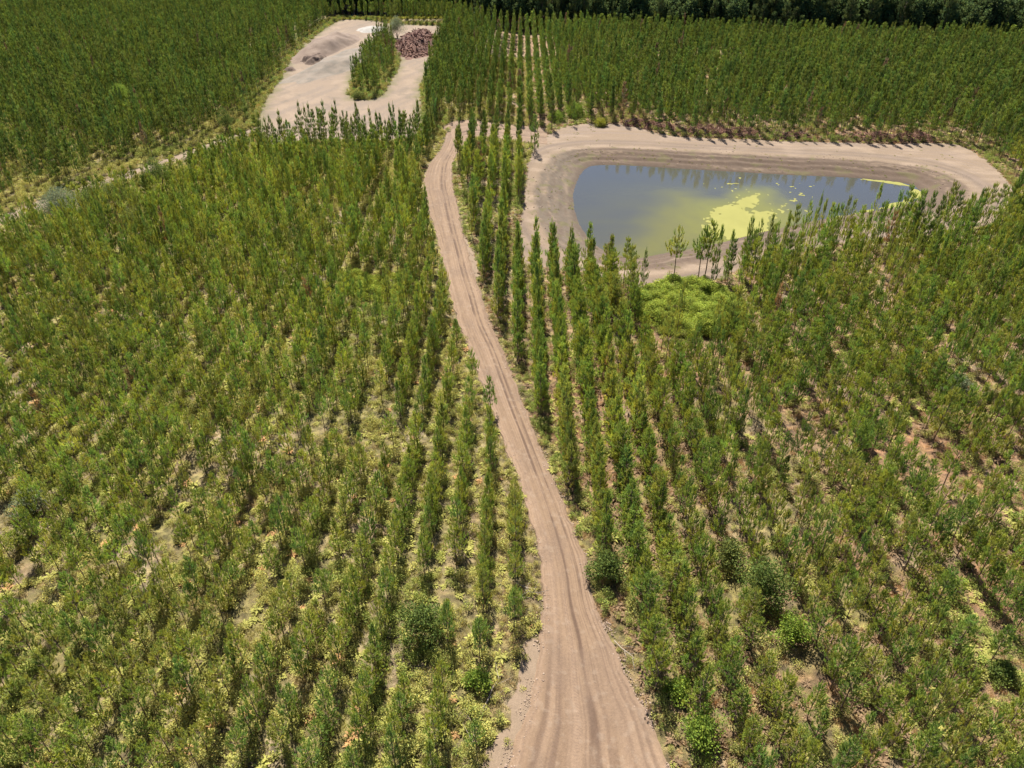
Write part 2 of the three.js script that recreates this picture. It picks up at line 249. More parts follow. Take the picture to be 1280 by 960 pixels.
tag(top(sheet('sandy_shoulder', (x, z) => rough.shoulder(x, z), [-12, 22, -135, -20], 0.35, (x, z) => terrain(x, z) + 0.012 - 0.05 * smooth(0.5, 0, -rough.shoulder(x, z)), (x, z) => mix3(cSand, cSandPale, fbm(x / 1.5, z / 1.5, 3)), matSand)), 'loose white sand spread beside the dirt road', 'sand', null, 'structure');

// dirt road with wheel ruts
{
  const N = 900, M = 72, P = [], C = [], U = [], I = [], r = rngOf(5);
  const lens = roadLc.getLength();
  for (let i = 0; i <= N; i++) {
    const f = Math.pow(i / N, 1.35), t = roadLc.getUtoTmapping(f), a = roadLc.getPoint(t), b = roadRc.getPoint(t), s = f * lens, W = a.distanceTo(b);
    const jl = 0.9 * (fbm(s * 0.6, 3.3, 4) - 0.5), jr = 0.9 * (fbm(s * 0.6, 13.3, 4) - 0.5), wob = 0.05 * (noise(s / 9, 1) - 0.5);
    for (let j = 0; j <= M; j++) {
      const u0 = j / M, u = u0 + jl / W * (1 - smooth(0, 0.25, u0)) + jr / W * smooth(0.75, 1, u0), x = lerp(a.x, b.x, u), z = lerp(a.z, b.z, u), v = u0 + wob;
      const bell = (c, w) => Math.exp(-(((v - c) / w) ** 2)), n1 = fbm(v * 14, s / 30, 3), n2 = fbm(v * 75, s / 22, 3), n3 = fbm(x * 2, z * 2, 3);
      const near = smooth(60, 20, s);
      const rutR = 0.9 * bell(lerp(0.60, 0.56, near), 0.035) + 0.55 * bell(lerp(0.72, 0.78, near), 0.025) , rutL = 0.55 * bell(0.30, 0.05) + 0.35 * bell(0.17, 0.03);
      const worn = 0.35 + 1.1 * smooth(0.3, 0.7, fbm(s / 3.5, v * 5, 3)), tread = (bell(0.28, 0.035) + bell(0.44, 0.03) + 0.6 * bell(0.20, 0.02)) * (Math.sin(s * 22 + Math.abs(((v * 60) % 2) - 1) * 5) > 0.1 ? 1 : 0) * smooth(0.35, 0.6, fbm(s / 9, v * 4, 2));
      let c = mix3([0.208, 0.137, 0.087], [0.250, 0.168, 0.111], smooth(0.35, 0.7, n1));
      c = mix3(c, [0.101, 0.061, 0.040], clamp((1.05 * rutR * (0.5 + n2) + 0.9 * rutL * n2) * worn + 0.55 * smooth(0.45, 0.7, n2) * (0.6 + 0.4 * smooth(0.4, 0.65, v))));
      c = mix3(c, [0.154, 0.102, 0.074], tread * 0.6);
      c = mix3(c, [0.15, 0.1, 0.07], smooth(0.5, 0.7, fbm(x / 1.7 + 20, z / 4.5, 4)) * 0.4);                            // damp, darker earth in patches
      c = mix3(c, [0.320, 0.250, 0.192], smooth(0.62, 0.75, n3) * 0.2);
      const berm = 0.10 * bell(0.955, 0.022) * (0.4 + n3) + 0.08 * bell(0.03, 0.02) * (0.3 + n3);
      const edge = smooth(0, 0.02, u0) * smooth(1, 0.98, u0);
      P.push(x, terrain(x, z) + 0.045 - 0.12 * (1 - edge) - 0.06 * rutR - 0.035 * rutL - 0.012 * tread + berm + 0.03 * (n3 - 0.5), z); C.push(...c); U.push(x, z);
      if (i && j) { const k = i * (M + 1) + j, q = k - M - 1; I.push(q - 1, q, k - 1, q, k, k - 1); }
    }
  }
  const g = new THREE.BufferGeometry(); g.setAttribute('position', new THREE.Float32BufferAttribute(P, 3)); g.setAttribute('color', new THREE.Float32BufferAttribute(C, 3)); g.setAttribute('uv', new THREE.Float32BufferAttribute(U, 2)); g.setIndex(I); g.computeVertexNormals();
  tag(top(mesh('dirt_road', g, matSand)), 'winding rutted dirt road through the pine plantation', 'road', null, 'structure');
}
const surfaceY = (x, z) => Math.min(sdRoad(x, z), rough.bank(x, z), rough.clear(x, z)) < 0 ? terrain(x, z) + 0.02 : groundY(x, z);

// ---------------------------------------------------------------- plants: builders
class Tris {                                                                  // loose triangles with colours
  constructor() { this.p = []; this.c = []; }
  tri(a, b, c, col) { this.p.push(a.x, a.y, a.z, b.x, b.y, b.z, c.x, c.y, c.z); for (let i = 0; i < 3; i++) this.c.push(col[0], col[1], col[2]); }
  blade(o, d, side, len, w, col) { const a = o.clone().addScaledVector(side, w / 2), b = o.clone().addScaledVector(side, -w / 2); this.tri(a, b, o.clone().addScaledVector(d, len), col); }
  leaf(o, d, side, len, w, col) { const m = o.clone().addScaledVector(d, len * 0.45), a = m.clone().addScaledVector(side, w / 2), b = m.clone().addScaledVector(side, -w / 2), e = o.clone().addScaledVector(d, len); this.tri(o, a, e, col); this.tri(o, e, b, col); }
  tube(pts, rad, n, col) { const rings = pts.map((p, i) => { const d = (pts[i + 1] ?? p).clone().sub(pts[i - 1] ?? p).normalize(), s = new THREE.Vector3(1, 0.01, 0.02).cross(d).normalize(), q = d.clone().cross(s); return [...Array(n).keys()].map((k) => p.clone().addScaledVector(s, Math.cos(k / n * 6.2832) * rad[i]).addScaledVector(q, Math.sin(k / n * 6.2832) * rad[i])); }); for (let i = 1; i < rings.length; i++) for (let k = 0; k < n; k++) { const a = rings[i - 1][k], b = rings[i - 1][(k + 1) % n], c = rings[i][k], d = rings[i][(k + 1) % n]; this.tri(a, b, d, col); this.tri(a, d, c, col); } }
  geo() { const g = new THREE.BufferGeometry(); g.setAttribute('position', new THREE.Float32BufferAttribute(this.p, 3)); g.setAttribute('color', new THREE.Float32BufferAttribute(this.c, 3)); g.computeVertexNormals(); return g; }
}
const V3 = (x, y, z) => new THREE.Vector3(x, y, z), UP = V3(0, 1, 0);
function dirOf(r) { const z = r() * 2 - 1, a = r() * 6.2832, s = Math.sqrt(1 - z * z); return V3(s * Math.cos(a), z, s * Math.sin(a)); }
function perp(d, r) { const s = dirOf(r).cross(d); return s.lengthSq() < 1e-4 ? V3(1, 0, 0) : s.normalize(); }
function tuft(T, o, axisDir, r, n, len, w, spread, col) { n = Math.round(n * 0.95); len *= 1.08;                     // a bottlebrush of needles round the end of a shoot
  for (let k = 0; k < n; k++) {
    const beta = spread * (0.25 + 0.75 * r()), s = perp(axisDir, r), d = axisDir.clone().multiplyScalar(Math.cos(beta)).addScaledVector(s, Math.sin(beta)), v = 0.8 + 0.4 * r();
    T.blade(o.clone().addScaledVector(axisDir, len * 0.9 * (r() - 0.25)), d, perp(d, r), len * (0.75 + 0.5 * r()), w, [col[0] * v, col[1] * v, col[2] * v]);
  }
}
// crown base fraction, widest reach, whorl spacing; branch ends turn up into needle spires
function pine(seed, { h, base, reach, whorl, bushy, coarse = 1 }) {
  const r = rngOf(seed), T = new Tris(), W = new Tris(), bark = [1, 1, 1], lean = [(r() - 0.5) * 0.35, (r() - 0.5) * 0.35];
  const stem = (y) => V3(lean[0] * (y / h) ** 2 + 0.05 * Math.sin(y * 1.1 + seed), y, lean[1] * (y / h) ** 2 + 0.05 * Math.cos(y * 0.9 + seed));
  const ys = [-0.15, 0.3, 1.5, 3, 4.5, 6, h * 0.85, h * 0.97].filter((y, i, a) => !i || y > a[i - 1]);
  W.tube(ys.map(stem), ys.map((y) => lerp(bushy ? 0.11 : 0.085, 0.02, Math.max(0, y) / h)), 6, bark);
  for (let k = 0; k < 5; k++) { const y = h * base * (0.35 + 0.6 * r()), a = r() * 6.28, d = V3(Math.cos(a), 0.1 - 0.3 * r(), Math.sin(a)), L = 0.3 + 0.6 * r(), o = stem(y); W.tube([o, o.clone().addScaledVector(d, L)], [0.018, 0.006], 3, [0.85, 0.85, 0.85]); }
  const y0 = h * base;
  for (let y = y0; y < h - 0.5; y += whorl * (0.8 + 0.4 * r())) {
    const t = (y - y0) / (h - y0), prof = bushy ? Math.pow(1 - t, 0.7) * (0.75 + 0.25 * smooth(0, 0.25, t)) + 0.12 : (0.75 + 0.25 * smooth(0, 0.15, t)) * Math.pow(1 - t, 1.05) + 0.09;
    const nb = bushy ? 4 + Math.floor(r() * 3) : 3 + Math.floor(r() * 2.6), a0 = r() * 6.28;
    for (let b = 0; b < nb; b++) {
      if (r() < 0.14) continue;
      const a = a0 + b / nb * 6.2832 + (r() - 0.5) * 0.7, L = reach * prof * (0.5 + 0.9 * r()), rise = lerp(bushy ? 0.15 : 0.2, 1.0, Math.pow(t, 1.3)) + 0.25 * (r() - 0.5);
      const d = V3(Math.cos(a), rise, Math.sin(a)).normalize(), up = d.clone().multiplyScalar(bushy ? 0.55 : 0.3).addScaledVector(UP, 1).normalize(), o = stem(y + 0.2 * r()), end = o.clone().addScaledVector(d, L);
      W.tube([o, end, end.clone().addScaledVector(up, 0.3)], [0.022, 0.012, 0.006], 3, [0.9, 0.9, 0.9]);
      const g = 0.78 + 0.44 * r(), warm = r(), col = [lerp(0.84, 1.18, warm) * g, g, lerp(1.15, 0.7, warm) * g];
      const shoot = (p, dirUp, c, m) => { for (let k = 0; k < m; k++) tuft(T, p.clone().addScaledVector(dirUp, (k - 0.4) * 0.22), dirUp, r, Math.round((15 - 2 * k) / coarse), bushy ? 0.3 : 0.32, 0.07 * coarse, 1.02 - 0.2 * k, c); };
      shoot(end, up, col, bushy ? 2 : 3);
      for (const f of L > 0.9 ? [0.3, 0.52, 0.76] : L > 0.5 ? [0.4, 0.7] : [0.5]) for (const sgn of L > 0.8 && f > 0.4 ? [-1, 1] : [r() < 0.5 ? -1 : 1]) {
        if (!bushy && r() < 0.28) continue;
        const lat = V3(-d.z, 0, d.x).normalize().multiplyScalar(sgn * (0.14 + 0.3 * L * (1 - 0.6 * f) * r() + 0.1)), q = o.clone().lerp(end, f).add(lat).addScaledVector(UP, 0.08), v = 0.85 + 0.3 * r();
        shoot(q, UP.clone().addScaledVector(d, 0.35).addScaledVector(lat, 0.9).normalize(), col.map((x) => x * v), bushy || r() < 0.4 ? 2 : 3);
      }
    }
  }
  for (let k = 0; k < 7; k++) tuft(T, stem(h - 1.3 + k * 0.22), UP.clone().addScaledVector(dirOf(r), 0.2).normalize(), r, Math.round(14 / coarse), 0.28, 0.06 * coarse, 0.95 - 0.1 * k, [1.05, 1.05, 0.9]);
  return { crown: T.geo(), trunk: W.geo() };
}
const needle = (r, g, b) => new THREE.MeshPhysicalMaterial({ color: new THREE.Color().setRGB(r, g, b), vertexColors: true, roughness: 1, specularIntensity: 0.3, transmission: 0.36, thickness: 0, side: THREE.DoubleSide });
const pineTones = [[0.25, 0.318, 0.047], [0.30, 0.342, 0.047], [0.205, 0.29, 0.05], [0.315, 0.338, 0.06]];
const matNeedles = [...pineTones.map((c) => needle(...c))];
const matStuffNeedle = needle(1, 1, 1);
const matBark = new THREE.MeshStandardMaterial({ color: new THREE.Color().setRGB(0.15, 0.10, 0.075), vertexColors: true, roughness: 1 });
const matTwig = new THREE.MeshStandardMaterial({ color: new THREE.Color().setRGB(0.27, 0.225, 0.18), vertexColors: true, roughness: 1 });
const narrowPines = [0, 1, 2, 3, 4, 5].map((i) => pine(11 + i * 7, { h: 8 + 0.25 * (i % 3), base: [0.24, 0.34, 0.2, 0.4, 0.28, 0.46][i], reach: [1.55, 1.4, 1.65, 1.45, 1.5, 1.4][i], whorl: 0.8, bushy: false }));
const columnPines = [0, 1, 2, 3].map((i) => pine(311 + i * 7, { h: 8.4, base: 0.1 + 0.03 * i, reach: 1.2 + 0.05 * i, whorl: 0.78, bushy: false }));
const bushyPines = [0, 1, 2, 3, 4].map((i) => pine(511 + i * 13, { h: 8 + 0.3 * (i % 2), base: [0.2, 0.28, 0.36, 0.24, 0.42][i], reach: [1.8, 1.65, 1.9, 1.8, 1.75][i], whorl: 0.78, bushy: true }));

const farPines = { narrow: [0, 1, 2].map((i) => pine(11 + i * 7, { h: 8.2, base: [0.38, 0.44, 0.34][i], reach: 1.35, whorl: 0.85, bushy: false, coarse: 2 })), column: [0, 1].map((i) => pine(311 + i * 7, { h: 8.4, base: 0.14, reach: 1.15, whorl: 0.85, bushy: false, coarse: 2 })), bushy: [0, 1].map((i) => pine(511 + i * 13, { h: 8.2, base: 0.3, reach: 1.7, whorl: 0.85, bushy: true, coarse: 2 })) };

// leafy bush or broadleaf crown: leaves spread through several lobes
function bush(seed, { h, rad, leaves, size, lobes = 7, stems = 4, low = 0.12 }) {
  const r = rngOf(seed), T = new Tris(), W = new Tris(), L = [];
  for (let k = 0; k < lobes; k++) { const a = r() * 6.28, q = Math.sqrt(r()) * rad * 0.62, y = h * lerp(low + 0.25, 0.78, r()) * (1 - 0.25 * q / rad); L.push([V3(Math.cos(a) * q, y, Math.sin(a) * q), rad * (0.36 + 0.22 * r()), 0.8 + 0.4 * r()]); }
  L.push([V3(0, h * 0.62, 0), rad * 0.6, 1], [V3(0, h * 0.82, 0), rad * 0.36, 1.05]);
  for (const [c] of L.slice(0, stems + 1)) W.tube([V3(0, -0.1, 0), V3(c.x * 0.35, c.y * 0.45, c.z * 0.35), c], [0.035 * h / 3, 0.025 * h / 3, 0.008], 4, [1, 1, 1]);
  for (let k = 0; k < leaves; k++) {
    const [c, R, tone] = L[Math.floor(r() * L.length)], d = dirOf(r), p = c.clone().addScaledVector(d, R * Math.pow(0.25 + 0.75 * r(), 0.6) * (1 + 0.18 * (r() - 0.5))); if (p.y < h * low * 0.5) continue;
    const v = tone * (0.75 + 0.5 * r()), w = r(), out = d.clone().multiplyScalar(0.7).add(dirOf(r)).addScaledVector(UP, 0.2).normalize();
    T.leaf(p, out, perp(out, r), size * (0.7 + 0.6 * r()), size * (0.5 + 0.3 * r()), [v * (0.85 + 0.3 * w), v, v * (1.1 - 0.3 * w)]);
  }
  return { crown: T.geo(), trunk: W.geo() };
}
function grassTuft(seed, n, h, spread) { const r = rngOf(seed), T = new Tris(); for (let k = 0; k < n; k++) { const a = r() * 6.28, q = Math.sqrt(r()) * spread, d = V3(Math.cos(a) * (0.3 + 0.7 * r()), 0.6 + 0.7 * r(), Math.sin(a) * (0.3 + 0.7 * r())).normalize(), v = 0.75 + 0.5 * r(), b = r() * 6.28; T.blade(V3(Math.cos(b) * q, -0.03, Math.sin(b) * q), d, perp(d, r), h * (0.5 + 0.7 * r()), 0.05, [v, v, v * 0.95]); } return T.geo(); }
function fernClump(seed, n, len) { const r = rngOf(seed), T = new Tris(); for (let k = 0; k < n; k++) { const a = r() * 6.28, rise = 0.35 + 0.7 * r(), d = V3(Math.cos(a), rise, Math.sin(a)).normalize(), s = V3(-Math.sin(a), 0, Math.cos(a)), v = 0.78 + 0.44 * r(), o = V3((r() - 0.5) * 0.5, 0.02, (r() - 0.5) * 0.5), L = len * (0.6 + 0.6 * r()), m = o.clone().addScaledVector(d, L * 0.6), e = m.clone().add(V3(Math.cos(a) * L * 0.45, -0.05, Math.sin(a) * L * 0.45)), col = [v, v, v * 0.9]; T.tri(o, m.clone().addScaledVector(s, 0.09), m.clone().addScaledVector(s, -0.09), col); T.tri(m.clone().addScaledVector(s, 0.09), e, m.clone().addScaledVector(s, -0.09), col); } return T.geo(); }
const lowBush = [1, 2, 3].map((s) => bush(900 + s, { h: 0.95, rad: 0.75, leaves: 210, size: 0.135, lobes: 6, stems: 0 }).crown);
const grassG = [1, 2, 3].map((s) => grassTuft(940 + s, 46, 0.55, 0.42));
const fernG = [1, 2].map((s) => fernClump(970 + s, 30, 0.6));

// InstancedMesh from a list of [x, y, z, turn, scale, color, stretch, leanX, leanZ]
const _m = new THREE.Matrix4(), _q = new THREE.Quaternion(), _e = new THREE.Euler();
function copies(name, geo, mat, list, parent, useColor = true) {
  const o = new THREE.InstancedMesh(geo, mat, list.length); o.name = name; o.castShadow = o.receiveShadow = true; const c = new THREE.Color();
  list.forEach((t, i) => { _q.setFromEuler(_e.set(t[7] ?? 0, t[3], t[8] ?? 0)); _m.compose(V3(t[0], t[1], t[2]), _q, V3(t[4], t[4] * (t[6] ?? 1), t[4])); o.setMatrixAt(i, _m); if (useColor) o.setColorAt(i, c.setRGB(...t[5])); });
  parent.add(o); return o;
}
const inView = (x, z, mx, my, h = 9) => { const [px, py, w] = project(x, 0, z); if (w < 5) return false; const [, ty] = project(x, h, z); return px > -mx && px < 1280 + mx && py > -my && ty < 960 + my; };

// ---------------------------------------------------------------- where the plantation pines stand
const edge0 = poly([[-300, -14], [330, 3], [415, 22], [556, 21]]).concat([[640, 12], [820, 17], [1000, 24], [1280, 30], [1500, 34]].map(([x, y]) => G(x, y, 10)));
function woodsZ(x) { for (let i = 1; i < edge0.length; i++) if (x < edge0[i][0]) return lerp(edge0[i - 1][1], edge0[i][1], clamp((x - edge0[i - 1][0]) / (edge0[i][0] - edge0[i - 1][0]))); return edge0[edge0.length - 1][1]; }
const skidL = poly([[490, 208], [472, 255], [455, 300]]);
const planted = [];
{
  const r = rngOf(2024);
  for (let k = -150; k < 150; k++) {
    const x0 = ROW0 + k * ROW; let d = 15 + r() * 2, wob = 0;
    while (d < 520) {
      wob = wob * 0.8 + 0.08 * (r() - 0.5);
      const z = -d + 0.4 * (r() - 0.5), x = x0 + SLOPE * d + wob + 0.12 * (r() - 0.5), u = r(), u2 = r(), u3 = r(), u4 = r();
      const pondSide = x > roadSideX(z), colZone = pondSide && x < 16 && d < 125;
      d += (colZone ? 1.55 : pondSide ? 1.8 : 1.7) * (0.75 + 0.5 * u4);
      if (!inView(x, z, 130, 40)) continue;
      if (z < woodsZ(x) + 2) continue;
      const gap = fbm(x / 7 + 31, z / 7 + 12, 2), miss = colZone ? 0.03 : pondSide ? 0.10 + 0.6 * smooth(0.64, 0.74, gap) : 0.08 + 0.6 * smooth(0.64, 0.75, gap);
      if (u < miss) continue;
      if (sdRoad(x, z) < 1.1 || sdShoulder(x, z) < 0.6 || sdBank(x, z) < 0.7 || sdClear(x, z) < 1.2 || sdTrack(x, z) < 1.6) continue;
      if (sdThicket(x, z) < -0.5 || sdFern(x, z) < 0 || sdLine(skidL, x, z) < 1.3) continue;
      if (x < -20 && sdTrack(x, z) < 8 && z < -100 && u2 < 0.75 && sdTrack(x, z) < 3 + 9 * noise(x / 9, z / 9)) continue;
      if (x < 3 && x > -12 && z < -125 && z > -172 && sdRoad(x, z) < 3 && u2 < 0.5) continue;
      if (shrubFeet.some(([sx, sz, rad, h]) => Math.hypot(x - sx, z - sz) < rad * 0.9 || (Math.abs(x - sx - (x > sx ? 0 : 0)) < rad * 0.8 && z > sz && z - sz < rad + 2.5))) continue;
      if (sdThicket(x, z) < 7 && z > -93 && x > 14 && x < 28 && u2 < 0.8) continue;
      let hgt = pondSide ? lerp(5.7, 8.4, smooth(40, 108, d)) : lerp(4.9, 7.9, smooth(45, 135, d)); if (z < -180) hgt = 9.2;
      if (sdClear0(x, z) < 0) { hgt = 8; if (u2 < 0.1) continue; } if (sdBank(x, z) < 11 && x > 24 && z > -135) hgt *= 1.14; hgt *= 0.76 + 0.46 * u3; if (u2 < 0.05) hgt *= 0.6;
      if (x < -20 && sdTrack0b(x, z) < 20 && z > trackZ(x)) { if (u2 < 0.38) continue; hgt *= lerp(0.36, 0.95, smooth(1, 20, sdTrack0b(x, z))); }
      planted.push({ x, z, d: Math.hypot(x, z), hgt, pondSide, colZone, u: u2, v: u4, w: r() });
    }
  }
}
function sdTrack0b(x, z) { return sdLine(trackL, x, z); }
function trackZ(x) { for (let i = 1; i < trackL.length; i++) if (x < trackL[i][0]) return lerp(trackL[i - 1][1], trackL[i][1], (x - trackL[i - 1][0]) / (trackL[i][0] - trackL[i - 1][0])); return -1e9; }
function roadSideX(z) { let best = 0, bd = 1e9; for (let i = 0; i < 161; i += 2) { const p = roadP[i], q = Math.abs(p[1] - z); if (q < bd) { bd = q; best = p[0] + 2; } } return z < -172 ? 6 : best; }
console.log('pines', planted.length);
// bushy pines take the stands beyond the first rows on the pond side
for (const t of planted) {
  const s = fbm(t.x / 4 + 3, t.z / 16 + 8, 2) + 0.25 * (t.w - 0.5);
  t.kind = t.colZone ? (t.x > 9.5 && t.w < 0.35 ? 'bushy' : 'column') : t.pondSide && t.z > -160 ? (s > 0.5 ? 'bushy' : t.w < 0.4 ? 'column' : 'narrow') : t.z < -160 && t.x > -6 ? (t.w < 0.35 ? 'bushy' : 'narrow') : (t.w < 0.06 ? 'bushy' : t.w < 0.22 ? 'column' : 'narrow');
  t.far = t.d > 165; t.shadeTinted = t.z < -172 || (t.x < -20 && t.z < trackZ(t.x));   // blocks beyond pond and farm track: shade of crown sides painted as darker needles
  t.set = t.far ? farPines[t.kind] : { bushy: bushyPines, column: columnPines, narrow: narrowPines }[t.kind]; t.i = Math.floor(t.v * 997) % t.set.length;
  t.scale = t.hgt / 8.2; t.wide = (t.colZone ? 0.8 : t.pondSide ? lerp(0.60, 0.6, smooth(60, 130, t.d)) : lerp(0.57, 0.58, smooth(60, 130, t.d))) * (0.86 + 0.32 * t.v); t.y = groundY(t.x, t.z) - 0.02; t.turn = t.u * 6.2832;
}
// the largest in view become single trees, the rest one stand
const seen = planted.filter((t) => { const [px, py] = project(t.x, 0, t.z), [tx, ty] = project(t.x, t.hgt, t.z); return Math.max(px, tx) > 4 && Math.min(px, tx) < 1276 && ty < 950 && py > 0; }).sort((a, b) => a.d - b.d);
const single = new Set([...seen.filter((t) => t.kind === 'narrow').slice(0, 190), ...seen.filter((t) => t.kind === 'column').slice(0, 100), ...seen.filter((t) => t.kind === 'bushy').slice(0, 290)]);
const protos = new Map();
const pineText = {
  narrow0: ['young_pine', 'young pine with a bare lower trunk in the rows across the road from the pond', 'pines across the road from the pond'],
  narrow1: ['young_pine', 'young pine with a bare lower trunk in rows on the pond side', 'bare-trunked pines on the pond side'],
  column0: ['column_pine', 'narrow pine leafy almost to its foot in rows across the road from the pond', 'leafy narrow pines across the road from the pond'],
  column1: ['column_pine', 'narrow pine leafy almost to its foot in rows on the pond side', 'leafy narrow pines on the pond side'],
  bushy0: ['bushy_pine', 'broad bushy pine among the slimmer rows across the road from the pond', 'bushy pines across the road from the pond'],
  bushy1: ['bushy_pine', 'broad bushy pine in the rows on the pond side of the road', 'bushy pines on the pond side'],
};
function pineAt(t, name, label, group) {
  const m = Math.floor(t.w * 977) % matNeedles.length, key = t.kind + t.i + '_' + m; let o;
  if (!protos.has(key)) { o = new THREE.Group(); mesh('trunk', t.set[t.i].trunk, matBark, o); mesh('crown', t.set[t.i].crown, matNeedles[m], o); protos.set(key, o); o = o.clone(); } else o = protos.get(key).clone();
  o.name = name; top(o); o.position.set(t.x, t.y, t.z); o.rotation.y = t.turn; o.scale.set(t.wide ?? t.scale, t.scale, t.wide ?? t.scale);
  return tag(o, label, 'pine tree', group);
}
for (const t of single) {
  let [n, l, g] = pineText[t.kind + (t.pondSide ? 1 : 0)];
  const look = { narrow: 'young pine with a bare lower trunk', column: 'narrow pine leafy almost to its foot', bushy: 'broad bushy pine' }[t.kind], side = t.pondSide ? 'on the pond side' : 'opposite the pond';
  const near = SHRUBS.findIndex(([px, py, , rad]) => { const [sx, sz] = G(px, py); return Math.hypot(t.x - sx, t.z - sz) < rad * 1.28 + 2; });
  if (t.u < 0.05) { l = `stunted ${look} in the rows ${side}`; g = `stunted ${t.kind === 'bushy' ? 'bushy' : 'slim'} pines ${side}`; }
  else if (sdRoad(t.x, t.z) < 3.2) { l = `${look} edging the dirt road ${side}`; g = `roadside ${t.kind} pines ${side}`; }
  else if (near >= 0) { l = `${look} growing next to the ${['large dark green leafy shrub', 'dense dark green roadside bush', 'biggest round dark green shrub', 'grey green shrub', 'bright green low shrub', 'small dark round bush', 'bright green bushy shrub', 'silvery grey bush', 'pale grey green bush'][near] ?? 'low green verge bush'}`; g = 'pines beside shrubs'; }
  pineAt(t, n, l, g);
}
{
  const stand = new THREE.Group(); stand.name = 'pine_stand'; top(stand);
  tag(stand, 'mass of young plantation pines in parallel rows reaching to the far woods', 'pine stand', null, 'stuff');
  const rest = planted.filter((t) => !single.has(t)), by = new Map();
  for (const t of rest) { const k = t.kind + t.i + t.far; if (!by.has(k)) by.set(k, []); by.get(k).push(t); }
  for (const [, l] of by) {
    const rows = l.map((t) => { const c = t.u > 0.991 ? [0.34, 0.21, 0.10] : pineTones[Math.floor(t.w * 977) % 4], f = 0.72 + 0.56 * t.v, far = 0.78 + 0.44 * fbm(t.x / 13 + 90, t.z / 13, 3); return [t.x, t.y, t.z, t.turn, t.wide, c.map((q, n) => q * f * far * (t.shadeTinted ? [0.68, 0.75, 0.92][n] : 1)), t.scale / t.wide, 0.05 * (t.u - 0.5), 0.05 * (t.v - 0.5)]; });  // far blocks get shade mixed into their needle colour
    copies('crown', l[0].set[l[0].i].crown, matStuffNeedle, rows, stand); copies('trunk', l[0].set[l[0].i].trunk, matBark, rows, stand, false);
  }
}

// ---------------------------------------------------------------- single pines that stand apart
function lonePine(px, py, hgt, kind, i, label, name = 'lone_pine') { const [x, z] = G(px, py); const set = { bushy: bushyPines, column: columnPines, narrow: narrowPines }[kind]; return pineAt({ x, z, y: surfaceY(x, z) - 0.03, set, i, kind, turn: px * 0.7, scale: hgt / 8.2, w: (px % 7) / 7, v: (py % 5) / 5 }, name, label); }
lonePine(841, 352, 9.3, 'narrow', 5, 'tall thin pine with open crown on the near pond shore, standing apart');
lonePine(872, 350, 9.8, 'narrow', 3, 'leaning half of a close pair of pines on the sandy pond shore');
lonePine(880, 350, 10.2, 'narrow', 1, 'upright half of a close pair of pines on the sandy pond shore');
lonePine(613, 516, 5.8, 'narrow', 0, 'short pine with bare stem standing alone at the road edge');
lonePine(668, 192, 9.2, 'column', 1, 'tall pine on a clear stem at the corner where road meets pond track');
lonePine(735, 152, 6.5, 'column', 2, 'dark conical young pine in green brush behind the pond track');
lonePine(717, 152, 5.2, 'column', 0, 'small dark conical pine in green brush behind the pond track');

// ---------------------------------------------------------------- broadleaf shrubs and trees
const leafMat = (r, g, b) => new THREE.MeshPhysicalMaterial({ color: new THREE.Color().setRGB(r, g, b), vertexColors: true, roughness: 1, specularIntensity: 0.12, transmission: 0.4, thickness: 0, side: THREE.DoubleSide });
const matLeaf = { deep: leafMat(0.115, 0.155, 0.036), bright: leafMat(0.17, 0.235, 0.035), grey: leafMat(0.2, 0.225, 0.13), yellow: leafMat(0.30, 0.30, 0.045), olive: leafMat(0.16, 0.185, 0.05) };
let shrubSeed = 1500;
function shrub(px, py, h, rad, col, label, name = 'shrub', category = 'shrub', low = 0.1) {
  h *= 1.1; rad *= 1.28; const [x, z] = G(px, py), b = bush(shrubSeed++, { h, rad, leaves: Math.round(1100 + 420 * rad * rad), size: 0.2, lobes: 11, stems: 5, low }), o = new THREE.Group(); o.name = name; top(o); mesh('trunk', b.trunk, matBark, o); mesh('crown', b.crown, matLeaf[col], o);
  o.position.set(x, surfaceY(x, z), z); o.rotation.y = px; return tag(o, label, category);
}
for (const a of SHRUBS) shrub(...a);

